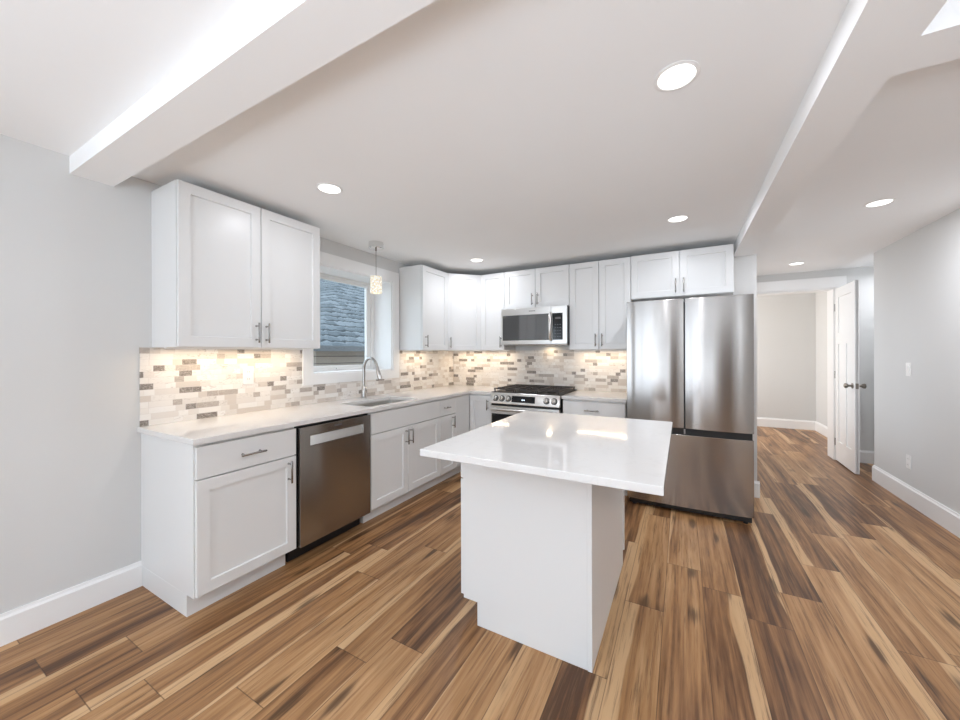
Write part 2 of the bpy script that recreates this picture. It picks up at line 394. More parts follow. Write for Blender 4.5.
# boxed beams
struct(MB().box(0, XE, 0.617, 0.783, 2.2556, CH).build('trim_1', M['ceil'], smooth=False), 'white boxed ceiling beam reaching over to the grey wall', 'ceiling beam')
struct(MB().box(3.160, XE, 0.783, D, 2.242, CHH).build('trim_2', M['ceil'], smooth=False), 'white boxed ceiling beam running towards the fridge wall', 'ceiling beam')
struct(MB().box(XE, XR, 1.537, 1.714, 2.242, CHH).build('trim_3', M['ceil'], smooth=False), 'short white cross beam above the hall', 'ceiling beam')
# baseboards: tall flat board with a small cap
def baseboard(name, pts, label, h=0.142, t=0.016):
    """pts: ((x0,y0),(x1,y1)) along the wall, board lies to the left-hand side of the direction"""
    mb = MB()
    for (x0, y0), (x1, y1) in pts:
        d = Vector((x1 - x0, y1 - y0, 0)); ln = d.length; a = math.atan2(d.y, d.x)
        m = Matrix.Translation((x0, y0, 0)) @ Matrix.Rotation(a, 4, 'Z')
        n0 = len(mb.bm.verts); mb.bm.verts.ensure_lookup_table()
        mb.prism([(0, 0), (t, 0), (t, h - 0.022), (t * 0.6, h - 0.012), (t * 0.45, h), (0, h)], 'x', 0, ln)
        mb.bm.verts.ensure_lookup_table()
        for v in mb.bm.verts[n0:]: v.co = m @ v.co
    return struct(mb.build(name, M['trim'], smooth=False), label, 'baseboard')
baseboard('baseboard_left', [((0, 0.894), (0, -3.2))], 'white baseboard under the blank grey wall')
bb = [((XR, -3.2), (XR, 5.33)), ((XR, 5.33), (XR + 0.12, 5.33))]
baseboard('baseboard_right', bb, 'white baseboard along the hall wall', h=0.16, t=0.018)
baseboard('baseboard_back', [((XE + 0.018, D), (3.235, D))], 'short white baseboard beside the fridge', h=0.15, t=0.018)
baseboard('baseboard_far', [((5.3, YF), (4.50, YF))], 'white baseboard behind the open door', h=0.15)
baseboard('baseboard_room', [((4.75, 8.3), (2.32, 8.3)), ((4.75, YF + 0.14), (4.75, 8.3))], 'white baseboard in the far room', h=0.16)
# far doorway: jamb lining and casing
mb = MB()
mb.box(OX0 - 0.1, OX1 + 0.1, YF - 0.02, YF, OZ, OZ + 0.135)
mb.box(OX0 - 0.09, OX0, YF - 0.018, YF, 0, OZ); mb.box(OX1, OX1 + 0.09, YF - 0.018, YF, 0, OZ)
mb.box(OX0, OX0 + 0.018, YF, YF + 0.22, 0, OZ); mb.box(OX1 - 0.018, OX1, YF, YF + 0.22, 0, OZ)
mb.box(OX0 + 0.018, OX1 - 0.018, YF, YF + 0.22, OZ - 0.018, OZ)
struct(mb.build('trim_4', M['trim'], bevel=0.002), 'white casing and jamb around the far doorway', 'door casing')

# open door, hinged on the doorway
dr = thing('door_1', 'open white panelled door swung into the hall', 'door', (OX1 - 0.006, YF - 0.022, 0.012), -PI / 2 - math.radians(1.5)); dr['kind'] = 'structure'
DW_, DH_, DT_ = 0.64, 2.11, 0.036
mb = MB()
ys = (0, DT_)
st = 0.105
mb.box(0, DW_, 0.009, DT_ - 0.009, 0, DH_)
for a, b, c, d in ((0, st, 0, DH_), (DW_ - st, DW_, 0, DH_), (st, DW_ - st, 0, 0.24), (st, DW_ - st, 1.43, 1.56), (st, DW_ - st, DH_ - 0.115, DH_), (DW_ / 2 - 0.05, DW_ / 2 + 0.05, 0.24, 1.43)):
    mb.box(a, b, 0, DT_, c, d)
mb.build('slab', M['trim'], dr)
for s, y in ((-1, 0.0), (1, DT_)):
    k = MB().lathe([(0.030, 0), (0.030, s * 0.006), (0.012, s * 0.010), (0.012, s * 0.032), (0.022, s * 0.040), (0.029, s * 0.054), (0.026, s * 0.066), (0.012, s * 0.072), (0, s * 0.073)], (DW_ - 0.065, y, 0.955), 'y', 20)
    k.build('knob', M['bronze'], dr)
MB().box(DW_, DW_ + 0.002, 0.006, DT_ - 0.006, 0.925, 0.985).build('latch_plate', M['bronze'], dr)
for z in (0.22, 1.05, 1.88): MB().tube([(-0.004, 0, z - 0.045), (-0.004, 0, z + 0.045)], 0.007, 10).build('hinge', M['nickel'], dr)

# kitchen window: casing, deep jamb, one big sash
wn = thing('window_1', 'white cased kitchen window over the sink', 'window', (0, 0, 0)); wn['kind'] = 'structure'
mb = MB(); c = 0.098
mb.grid([0.0, 0.018], [WY0 - c, WY0, WY1, WY1 + c], [WZ0 - 0.085, WZ0, WZ1, WZ1 + 0.105], lambda i, j, k: not (j == 1 and k == 1))
mb.build('casing', M['trim'], wn, bevel=0.002)
mb = MB(); t = 0.012
mb.grid([-0.30, 0.001], [WY0, WY0 + t, WY1 - t, WY1], [WZ0, WZ0 + t, WZ1 - t, WZ1], lambda i, j, k: not (j == 1 and k == 1))
mb.build('jamb', M['trim'], wn)
mb = MB(); a0, a1, b0, b1 = WY0 + t, WY1 - t, WZ0 + t, WZ1 - t
mb.grid([-0.298, -0.24], [a0, a0 + 0.03, a1 - 0.05, a1], [b0, b0 + 0.025, b1 - 0.02, b1], lambda i, j, k: not (j == 1 and k == 1))
fr_ = mb.build('frame', M['white'], wn, bevel=0.002)
mb = MB()
mb.grid([-0.285, -0.252], [a0 + 0.03, a0 + 0.06, a1 - 0.105, a1 - 0.05], [b0 + 0.025, b0 + 0.05, b1 - 0.05, b1 - 0.02], lambda i, j, k: not (j == 1 and k == 1))
sash = mb.build('sash', M['white'], wn, bevel=0.002)
MB().box(-0.270, -0.266, a0 + 0.058, a1 - 0.103, b0 + 0.048, b1 - 0.048).build('pane', M['glass'], sash)
MB().box(-0.24, -0.225, 2.45, 2.53, b0 + 0.012, b0 + 0.03).build('latch', M['white'], sash)
# windows behind the viewpoint
wf = thing('window_2', 'large window behind the viewpoint', 'window'); wf['kind'] = 'structure'
MB().grid([0.15, 0.21, 1.12, 1.18, 2.09, 2.15], [-3.24, -3.2], [0.25, 0.31, 2.19, 2.25], lambda i, j, k: not (k == 1 and i in (1, 3))).build('frame', M['trim'], wf)
wg = thing('window_3', 'dining area window in the grey side wall', 'window'); wg['kind'] = 'structure'
MB().grid([-0.20, -0.16], [-2.9, -2.84, -1.93, -1.87, -0.96, -0.9], [0.6, 0.66, 2.04, 2.1], lambda i, j, k: not (k == 1 and j in (1, 3))).build('frame', M['trim'], wg)

wh = thing('window_added', 'unseen window added to light the hall, past the kitchen wall', 'window'); wh['kind'] = 'structure'  # unseen opening, added so fill light reaches the hall
MB().grid([XE - 0.03, XE], [4.5, 4.56, 5.74, 5.8], [0.65, 0.71, 1.99, 2.05], lambda i, j, k: not (k == 1 and j == 1)).build('frame', M['trim'], wh)

# ------------------------------------------------------------------ outside: the neighbour's house
nb = thing('neighbor_house', 'neighbouring house with a grey-blue shingle roof outside the window', 'house', (0, 0, 0))
mb = MB(); ev = 1.50; sl = 0.60; xe = -3.8
A = [(xe, 4.8, ev), (xe, 16.0, ev), (xe - 6, 16.0, ev + 6 * sl), (xe - 6, 10.8, ev + 6 * sl)]
Bk = [(xe - 12, 4.8, ev)]
v = [mb.bm.verts.new(p) for p in (A[0], A[1], A[2], A[3], (xe - 12, 4.8, ev), (xe - 12, 16.0, ev))]
for f in ((0, 1, 2, 3), (0, 3, 4), (4, 3, 2, 5), (1, 5, 2), (0, 4, 5, 1)): mb.bm.faces.new([v[i] for i in f])
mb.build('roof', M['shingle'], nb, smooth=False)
MB().box(xe - 0.02, xe + 0.10, 4.75, 16.0, ev - 0.10, ev + 0.015).build('gutter', M['gutter'], nb)
MB().box(xe - 11.6, xe - 0.40, 5.2, 15.6, -0.6, ev - 0.002).build('siding', M['siding'], nb)
struct(MB().box(-30, -0.301, -14, 30, -0.75, -0.6).build('ground', M['ground'], smooth=False), 'ground outside the kitchen window', 'ground')

# ------------------------------------------------------------------ cabinets
CAB_D = 0.605; DT = 0.02
def shaker(mb, x0, x1, z0, z1, rail=0.058, y=0.0, th=DT, rec=0.011):
    def R(y, i): return [(x0 + i, y, z0 + i), (x1 - i, y, z0 + i), (x1 - i, y, z1 - i), (x0 + i, y, z1 - i)]
    mb.loops([R(y, 0), R(y - th + 0.0015, 0), R(y - th, 0.0015), R(y - th, rail), R(y - th + rec, rail + 0.003)]); return mb
def slab(mb, x0, x1, z0, z1, y=0.0, th=DT):
    def R(y, i): return [(x0 + i, y, z0 + i), (x1 - i, y, z0 + i), (x1 - i, y, z1 - i), (x0 + i, y, z1 - i)]
    mb.loops([R(y, 0), R(y - th + 0.0015, 0), R(y - th, 0.0015)]); return mb
def handle(parent, x, z, vert=True, ln=0.135, y=-DT, off=0.034, r=0.0058):
    mb = MB(); h = ln / 2; e = 0.021
    P = (lambda t, yy: (x, yy, z + t)) if vert else (lambda t, yy: (x + t, yy, z))
    mb.tube([P(-h, y - off), P(-h + 0.003, y - off), P(h - 0.003, y - off), P(h, y - off)], [r * 0.7, r, r, r * 0.7], 12)
    for t in (-h + e, h - e): mb.tube([P(t, y), P(t, y - 0.004), P(t, y - off)], [r * 1.15, r * 0.8, r * 0.8], 10)
    return mb.build('handle', M['nickel'], parent)
def front(root, kind, x0, x1, z0, z1, hd=None, name=None, y=0.0):
    y -= 0.003      # door bumpers
    mb = MB()
    (shaker if kind == 'door' else slab)(mb, x0, x1, z0, z1, y=y)
    o = mb.build(name or kind, M['cab'], root, smooth=False)
    if hd: handle(o, hd[0], hd[1], hd[2] == 'v', hd[3] if len(hd) > 3 else 0.135, y=y - DT)
    return o
def carcass(root, w, d, z0, z1, hollow=False):
    mb = MB()
    if not hollow: mb.box(0, w, 0, d, z0, z1)
    else:
        t = 0.018
        mb.box(0, t, 0, d, z0, z1); mb.box(w - t, w, 0, d, z0, z1); mb.box(t, w - t, d - t, d, z0, z1); mb.box(t, w - t, 0, d - t, z0, z0 + t); mb.box(t, w - t, 0, t, z0 + t, z1)
    return mb.build('carcass', M['cab'], root, bevel=0.0012)
def kick(root, w, d, h=0.113, rec=0.07, x0=0.0):
    return MB().box(x0, w, rec, d, 0, h).build('toe_kick', M['cab'], root, bevel=0.001)
ZT = 0.884     # underside of the stone
g = 0.0026
L = PI / 2     # fronts face the room from the window wall
XF = 0.61      # carcass front plane, window wall
def left_run(name, label, y0, w):
    return thing(name, label, 'cabinet', (XF, y0, 0), L)

# end base cabinet: drawer over one door
B1 = left_run('base_cabinet', 'white base cabinet with one drawer and one door, at the open end of the counter', 0.895, 0.54)
carcass(B1, 0.54, XF - 0.001, 0.113, ZT); kick(B1, 0.525, XF - 0.001)
front(B1, 'drawer', g + 0.003, 0.54 - g, 0.707, 0.868, (0.2675, 0.784, 'h'))
front(B1, 'door', g + 0.003, 0.54 - g, 0.122, 0.700, (0.487, 0.616, 'v'))
# sink base
YS = 2.052; WS = 0.926
B2 = left_run('sink_cabinet', 'white sink cabinet with a wide false drawer over two doors, next to the dishwasher', YS, WS)
carcass(B2, WS, XF - 0.001, 0.113, ZT, hollow=True); kick(B2, WS, XF - 0.001, x0=0.012)
front(B2, 'slab', 0.008, WS - g, 0.707, 0.868, name='false_drawer')
sp = 2.493 - YS
front(B2, 'door', 0.008, sp - g, 0.122, 0.700, (2.464 - YS, 0.616, 'v'))
front(B2, 'door', sp + g, WS - g, 0.122, 0.700, (2.522 - YS, 0.616, 'v'))
# narrow drawer base
B3 = left_run('base_cabinet', 'narrow white base cabinet with a small drawer, beside the sink cabinet', 2.978, 0.292)
carcass(B3, 0.292, XF - 0.001, 0.113, ZT); kick(B3, 0.292, XF - 0.001)
front(B3, 'drawer', g, 0.292 - g, 0.707, 0.868, (0.10, 0.786, 'h', 0.095))
front(B3, 'door', g, 0.292 - g, 0.122, 0.700, (0.219, 0.627, 'v', 0.125))
# corner base: blind filler on one run, a door on the other
B4 = thing('corner_cabinet', 'white corner base cabinet with plain filler panel and narrow door beside the range', 'cabinet', (0, 0, 0))
YB = D - 0.61
mb = MB()
mb.grid([0.001, XF, 0.905], [3.27, YB, D - 0.001], [0.113, ZT], lambda i, j, k: not (i == 1 and j == 0)); mb.build('carcass', M['cab'], B4, bevel=0.001)
mb = MB(); mb.grid([0.001, XF - 0.07, 0.905], [3.27, YB + 0.07, D - 0.001], [0, 0.113], lambda i, j, k: not (i == 1 and j == 0)); mb.build('toe_kick', M['cab'], B4)
MB().box(XF, XF + DT, 3.274, YB - 0.022, 0.122, 0.868).build('filler_panel', M['cab'], B4, bevel=0.0012)
front(B4, 'door', 0.636, 0.902, 0.122, 0.868, (0.867, 0.772, 'v', 0.115), y=YB)
# drawer base between range and fridge
B5 = thing('base_cabinet', 'white base cabinet with a wide drawer, between the range and the fridge', 'cabinet', (1.70, YB, 0))
carcass(B5, 0.585, 0.609, 0.113, ZT); kick(B5, 0.585, 0.609)
front(B5, 'drawer', g, 0.585 - g, 0.707, 0.868, (0.286, 0.787, 'h'))
front(B5, 'door', g, 0.2925 - g, 0.122, 0.700, (0.255, 0.616, 'v')); front(B5, 'door', 0.2925 + g, 0.585 - g, 0.122, 0.700, (0.33, 0.616, 'v'))

# wall cabinets
UZ, UT = 1.372, 2.284; UH = UT - UZ; UD = 0.304
def upper(name, label, loc, rz, w, h, doors, d=UD, group=None):
    r = thing(name, label, 'cabinet', loc, rz, group)
    carcass(r, w, d, 0, h)
    for x0, x1, hx in doors: front(r, 'door', x0 + g, x1 - g, 0.003, h - 0.003, (hx, 0.097, 'v', 0.13))
    return r
upper('wall_cabinet', 'white two-door wall cabinet nearest the ceiling beam, above the outlet', (UD + 0.001, 0.945, UZ), L, 0.898, UH + 0.008, [(0, 0.452, 0.419), (0.452, 0.898, 0.484)])
upper('wall_cabinet', 'white single-door wall cabinet at the window edge, before the corner', (UD + 0.001, 3.098, UZ), L, 0.478, UH, [(0, 0.478, 0.043)])
cc = thing('corner_wall_cabinet', 'white diagonal wall cabinet fitted across the kitchen corner', 'cabinet', (0, 0, UZ))
yc = 3.578; xc = D - yc
MB().prism([(0.001, yc + 0.001), (UD, yc + 0.001), (xc - 0.001, D - UD), (xc - 0.001, D - 0.001), (0.001, D - 0.001)], 'z', 0, UH).build('carcass', M['cab'], cc, bevel=0.001)
p0, p1 = Vector((UD, yc + 0.001, 0)), Vector((xc - 0.001, D - UD, 0)); wdg = (p1 - p0).length
hold = bpy.data.objects.new('door', None)
mb = shaker(MB(), 0.012, wdg - 0.012, 0.003, UH - 0.003)
mt = Matrix.Translation(p0) @ Matrix.Rotation(math.atan2(p1.y - p0.y, p1.x - p0.x), 4, 'Z')
dd = mb.build('door', M['cab'], cc, smooth=False); dd.matrix_local = mt
handle(dd, 0.042, 0.092, True, 0.13)
YU = D - 0.001 - UD
upper('wall_cabinet', 'white narrow single-door wall cabinet between the corner and the microwave', (0.611, YU, UZ), 0, 0.312, UH, [(0, 0.312, 0.272)])
upper('wall_cabinet', 'short white two-door wall cabinet directly over the microwave', (0.9235, YU, 1.842), 0, 0.762, UT - 1.842, [(0, 0.381, 0.349), (0.381, 0.762, 0.414)])
upper('wall_cabinet', 'tall white two-door wall cabinet between microwave and fridge', (1.686, YU, UZ), 0, 0.61, UH, [(0, 0.305, 0.274), (0.305, 0.61, 0.339)])
upper('wall_cabinet', 'white two-door wall cabinet above the fridge', (2.2965, YU, 1.862), 0, 0.838, UT + 0.004 - 1.862, [(0, 0.42, 0.388), (0.42, 0.838, 0.454)])

# ------------------------------------------------------------------ stone tops and tile
SX0, SX1, SY0, SY1 = 0.215, 0.575, 2.10, 2.72
YC = D - 0.646
xs = [0.0005, SX0, SX1, 0.648, 0.916]; ys = [0.879, SY0, SY1, YC, D - 0.0005]
def topcell(i, j, k):
    if i == 3: return j == 3
    return not (i == 1 and j == 1)
tag(MB().grid(xs, ys, [ZT, 0.914], topcell).build('countertop', M['quartz'], bevel=0.002), 'white quartz countertop bending round the corner, with the sink cut into it', 'countertop')
tag(MB().box(1.692, 2.296, YC, D - 0.0005, ZT, 0.914).build('countertop', M['quartz'], bevel=0.002), 'short white quartz countertop between range and fridge', 'countertop')
T = 0.009
cz0 = WZ0 - 0.085
zs = [0.914, cz0, UZ]; ys = [0.889, WY0 - c, WY1 + c, D - T]
tag(MB().grid([0.0008, T], ys, zs, lambda i, j, k: not (j == 1 and k == 1)).build('tile_backsplash', M['tile_y'], smooth=False), 'beige marble mosaic backsplash running under the kitchen window', 'backsplash')
mb = MB().box(0.0, 2.305, D - T, D - 0.0002, 0.9142, UZ - 0.0005)
tag(mb.build('tile_backsplash', M['tile_x'], smooth=False), 'beige marble mosaic backsplash behind the range', 'backsplash')

# sink and faucet
sk = thing('kitchen_sink', 'stainless steel undermount sink in the window countertop', 'sink', ((SX0 + SX1) / 2, (SY0 + SY1) / 2, 0.70))
hx, hy, H = (SX1 - SX0) / 2 + 0.012, (SY1 - SY0) / 2 + 0.012, ZT - 0.70 - 0.001
mb = MB()
def rr(x, y, z, r=0.035):
    out = []
    for (sx, sy, a0) in ((1, 1, 0), (-1, 1, 90), (-1, -1, 180), (1, -1, 270)):
        for k in range(5):
            a = math.radians(a0 + 22.5 * k); out.append((sx * (x - r) + r * math.cos(a), sy * (y - r) + r * math.sin(a), z))
    return out
mb.loops([rr(hx, hy, H), rr(hx, hy, 0.0), rr(hx - 0.002, hy - 0.002, -0.002)][::-1] + [rr(hx - 0.004, hy - 0.004, H), rr(hx - 0.006, hy - 0.006, 0.02), rr(hx - 0.03, hy - 0.03, 0.004)])
mb.build('bowl', M['lsteel'], sk)
MB().lathe([(0.045, 0.0045), (0.045, 0.007), (0.03, 0.007), (0.028, 0.005), (0, 0.005)], n=24).build('drain', M['chrome'], sk)
fc = thing('kitchen_faucet', 'brushed nickel gooseneck pull-down faucet behind the sink', 'faucet', (0.089, 2.50, 0.914))
MB().lathe([(0.028, 0), (0.028, 0.006), (0.021, 0.012), (0.019, 0.11), (0.0155, 0.115)], n=24).build('base', M['fsteel'], fc)
pts = [(0, 0, 0.10), (0, 0, 0.20), (0, 0, 0.272)]
R = 0.085
for k in range(1, 13):
    a = PI - k * PI * 0.90 / 12; pts.append((R + R * math.cos(a), 0, 0.272 + R * 1.25 * math.sin(a)))
MB().tube(pts, 0.0135, 16).build('spout', M['fsteel'], fc)
e = Vector(pts[-1]); d_ = (Vector(pts[-1]) - Vector(pts[-2])).normalized()
MB().tube([e, e + d_ * 0.02, e + d_ * 0.115, e + d_ * 0.125], [0.0145, 0.016, 0.021, 0.019], 16).build('spray_head', M['fsteel'], fc)

# ------------------------------------------------------------------ dishwasher
dw = thing('dishwasher', 'stainless steel dishwasher with pocket handle under the counter', 'dishwasher', (XF, 1.440, 0), L)
w = 0.606
MB().grid([0.002, w - 0.002], [0.0, 0.105, 0.57], [0.02, 0.112, 0.872], lambda i, j, k: not (j == 0 and k == 0)).build('tub', M['black'], dw)
MB().box(0.004, w - 0.004, 0.085, 0.105, 0.0, 0.118).build('toe_panel', M['black'], dw)
x0, x1 = 0.012, w - 0.006
mb = MB(); px0, px1, pz0, pz1 = 0.085, w - 0.075, 0.742, 0.812
mb.grid([x0, px0, px1, x1], [-0.035, -0.010, 0.0], [0.115, pz0, pz1, 0.866], lambda i, j, k: not (i == 1 and j == 0 and k == 1))
mb.build('door', M['dsteel'], dw, bevel=0.003)
mb = MB(); mb.prism([(-0.034, pz0 + 0.001), (-0.030, pz0 + 0.001), (-0.016, pz1 - 0.012), (-0.0105, pz1 - 0.012), (-0.0105, pz0 + 0.001)][::-1], 'x', px0 + 0.002, px1 - 0.002)
mb.build('pocket_handle', M['lsteel'], dw)
mb = MB()
for k in range(6): mb.box(0.265 + k * 0.0115, 0.2735 + k * 0.0115, -0.0358, -0.0345, 0.836, 0.846)
mb.build('logo', M['logo'], dw)

# ------------------------------------------------------------------ range
rg = thing('gas_range', 'stainless steel slide-in gas range with black cast iron grates', 'stove', (0.9245, 3.545, 0))
w = 0.762
MB().box(0.004, w - 0.004, 0.0, 0.628, 0.05, 0.902).build('body', M['black'], rg, bevel=0.002)
for x in (0.05, w - 0.05):
    for y in (0.06, 0.58): MB().lathe([(0.018, 0), (0.018, 0.05)], (x, y, 0), n=12).build('foot', M['black'], rg)
# sloping control panel
mb = MB(); mb.prism([(0.0, 0.800), (-0.052, 0.800), (-0.055, 0.806), (-0.028, 0.905), (-0.018, 0.915), (0.0, 0.915)], 'x', 0, w)
cp = mb.build('control_panel', M['lsteel'], rg, bevel=0.0015)
nrm = Vector((0, -0.099, 0.027)).normalized()
def on_panel(x, t): return Vector((x, -0.055 + 0.027 * t, 0.806 + 0.099 * t))
rot = Vector((0, 0, 1)).rotation_difference(nrm).to_matrix().to_4x4()
for x in (0.062, 0.136, 0.210, 0.628, 0.706):
    mb = MB().lathe([(0.025, -0.001), (0.025, 0.008), (0.0235, 0.012), (0.022, 0.032), (0.018, 0.036), (0, 0.036)], n=24)
    k = mb.build('knob', M['lsteel'], cp); k.matrix_local = Matrix.Translation(on_panel(x, 0.52)) @ rot
    mb = MB().lathe([(0.033, -0.0005), (0.033, 0.004), (0.0255, 0.004)], n=24); q = mb.build('bezel', M['black'], k)
    MB().box(-0.004, 0.004, -0.018, 0.018, 0.034, 0.041).build('grip', M['bronze'], k)
mb = MB(); dp = mb.box(-0.128, 0.128, -0.034, 0.034, -0.004, 0.003).build('display', M['bglass'], cp, bevel=0.001)
dp.matrix_local = Matrix.Translation(on_panel(0.378, 0.52)) @ rot
mb = MB()
for k in range(4): mb.box(-0.016 + 0.0095 * k, -0.010 + 0.0095 * k, -0.012, 0.0, 0.0031, 0.0036)
mb.build('clock', M['clock'], dp)
MB().box(0.006, w - 0.006, -0.03, 0.0, 0.778, 0.799).build('vent_slot', M['black'], rg)
od = MB().grid([0.003, 0.016, w - 0.016, w - 0.003], [-0.045, -0.0005], [0.235, 0.27, 0.692, 0.776], lambda i, j, k: not (i == 1 and k == 1)).build('oven_door', M['lsteel'], rg, bevel=0.002)
MB().box(0.0155, w - 0.0155, -0.046, -0.002, 0.2695, 0.6925).build('window', M['bglass'], od)
hb = MB().tube([(0.035, -0.098, 0.745), (w - 0.035, -0.098, 0.745)], 0.0125, 14)
for x in (0.055, w - 0.055): hb.tube([(x, -0.045, 0.745), (x, -0.098, 0.745)], 0.011, 10)
hb.build('handle', M['lsteel'], od)
MB().box(0.003, w - 0.003, -0.04, -0.0005, 0.06, 0.228).build('drawer', M['lsteel'], rg, bevel=0.002)
MB().box(0.0, w, -0.018, 0.632, 0.9155, 0.923).build('cooktop', M['black'], rg, bevel=0.002)
for bx, by, br in ((0.14, 0.14, 0.045), (0.14, 0.47, 0.04), (0.381, 0.31, 0.05), (0.62, 0.14, 0.045), (0.62, 0.47, 0.035)):
    MB().lathe([(br, 0.922), (br, 0.932), (br * 0.8, 0.934), (br * 0.8, 0.942), (0, 0.943)], (bx, by, 0), n=24).build('burner', M['iron'], rg)
for gx0, gx1 in ((0.018, 0.258), (0.262, 0.500), (0.504, 0.744)):
    mb = MB(); y0, y1, z0, z1, b = 0.005, 0.61, 0.946, 0.957, 0.011
    mb.box(gx0, gx1, y0, y0 + b, z0, z1); mb.box(gx0, gx1, y1 - b, y1, z0, z1); mb.box(gx0, gx0 + b, y0 + b, y1 - b, z0, z1); mb.box(gx1 - b, gx1, y0 + b, y1 - b, z0, z1)
    cx = (gx0 + gx1) / 2
    mb.box(cx - b / 2, cx + b / 2, y0 + b, y1 - b, z0, z1 - 0.001)
    for yy in (0.11, 0.20, 0.30, 0.40, 0.50): mb.box(gx0 + b, gx1 - b, yy - b / 2, yy + b / 2, z0 + 0.001, z1 - 0.0015)
    for xx in (gx0 + 0.004, gx1 - 0.014):
        for yy in (y0 + 0.002, y1 - 0.012): mb.box(xx, xx + 0.01, yy, yy + 0.01, 0.923, z0)
    mb.build('grate', M['iron'], rg)

# ------------------------------------------------------------------ microwave
mw = thing('microwave', 'stainless steel over-the-range microwave with black glass door', 'microwave', (0.926, 3.80, 1.424))
w, h = 0.757, 0.414
MB().box(0, w, 0.0, D - 3.80 - T - 0.001, 0.012, h).build('body', M['black'], mw, bevel=0.002)
MB().box(0.01, w - 0.01, 0.02, 0.36, 0.0, 0.012).build('vent_panel', M['bronze'], mw)
o = area('microwave_lamp', (0.46, 0.30, -0.006), (0, 0, 0), 0.06, 0.06, 0.35, (1.0, 0.80, 0.55)); o.parent = mw
MB().box(0.42, 0.50, 0.27, 0.33, -0.003, 0.0).build('lamp_lens', M['white'], mw)
dx1 = 0.586; d0, d1, z0, z1 = 0.016, 0.575, 0.055, 0.338
dm = MB().grid([0, d0, d1, dx1], [-0.022, -0.0005], [0.012, z0, z1, h], lambda i, j, k: not (i == 1 and k == 1)).build('door', M['lsteel'], mw, bevel=0.0015)
MB().box(d0, d1, -0.021, -0.002, z0, z1).build('window', M['mglass'], dm)
pts = [(0.585, -0.022, 0.05), (0.583, -0.045, 0.075), (0.582, -0.056, 0.19), (0.583, -0.047, 0.315), (0.585, -0.022, 0.338)]
mb = MB()
mb.tube(pts, 0.016, 12); mb.build('handle', M['lsteel'], dm)
pm = MB().grid([dx1 + 0.002, 0.602, 0.712, w], [-0.022, -0.0005], [0.012, z0, z1, h], lambda i, j, k: not (i == 1 and k == 1)).build('control_panel', M['lsteel'], mw, bevel=0.0015)
kp = MB().box(0.602, 0.712, -0.021, -0.002, z0, z1).build('keypad', M['bglass'], pm)
for r_ in range(5):
    for k in range(3): MB().box(0.626 + k * 0.026, 0.640 + k * 0.026, -0.0216, -0.0209, 0.085 + r_ * 0.032, 0.091 + r_ * 0.032).build('button', M['dgrey'], kp)
MB().box(0.63, 0.69, -0.0216, -0.0209, 0.275, 0.295).build('display', M['dgrey'], kp)
mb = MB()
for k in range(6): mb.box(0.335 + k * 0.0125, 0.344 + k * 0.0125, -0.0228, -0.0215, 0.372, 0.381)
mb.build('logo', M['logo'], dm)

# ------------------------------------------------------------------ refrigerator
fg = thing('refrigerator', 'stainless steel french door refrigerator with bottom freezer', 'refrigerator', (2.306, 3.45, 0))
w = 0.912
MB().box(0.006, w - 0.006, 0.075, 0.715, 0.03, 1.765).build('body', M['grey'], fg, bevel=0.003)
MB().box(0.02, w - 0.02, 0.03, 0.075, 0.62, 1.76).build('gasket', M['black'], fg)
def bowed(mb, x0, x1, z0, z1, bulge=0.016, dep=0.068, n=24):
    """door with a gently bowed face, tighter towards its vertical edges"""
    prof = []
    for i in range(n + 1):
        t = i / n; s_ = 2 * t - 1
        prof.append((x0 + (x1 - x0) * t, 0.0 + bulge * (abs(s_) ** 2.6)))
    prof = [(x0, dep)] + prof + [(x1, dep)]
    mb.prism(prof, 'z', z0, z1); return mb
xm_ = 0.4465
for a, b in ((0.0, xm_ - 0.0048), (xm_ + 0.0048, w)):
    bowed(MB(), a, b, 0.708, 1.785).build('door', M['dsteel'], fg, bevel=0.002)
bowed(MB(), 0.0, w, 0.058, 0.655, bulge=0.022).build('freezer_drawer', M['dsteel'], fg, bevel=0.002)
MB().box(0.008, w - 0.008, 0.028, 0.074, 0.655, 0.7075).build('handle_recess', M['black'], fg)
MB().box(xm_ - 0.006, xm_ + 0.006, 0.018, 0.03, 0.662, 0.70).build('hinge_stop', M['grey'], fg)
MB().box(0.02, w - 0.012, 0.03, 0.09, 0.018, 0.056).build('kick_grille', M['black'], fg)
for x in (0.06, w - 0.05):
    for y in (0.055, 0.66): MB().lathe([(0.016, 0), (0.016, 0.032)], (x, y, 0), n=12).build('foot', M['black'], fg)
for x in (0.05, w - 0.05): MB().box(x - 0.04, x + 0.04, 0.03, 0.12, 1.7655, 1.786).build('hinge_cover', M['black'], fg)

# ------------------------------------------------------------------ island
IX0, IX1, IY0, IY1 = 1.778, 2.406, 1.555, 2.452
isl = thing('kitchen_island', 'white kitchen island cabinet in the middle of the plank floor', 'kitchen island', (IX0, IY1, 0), -PI / 2)
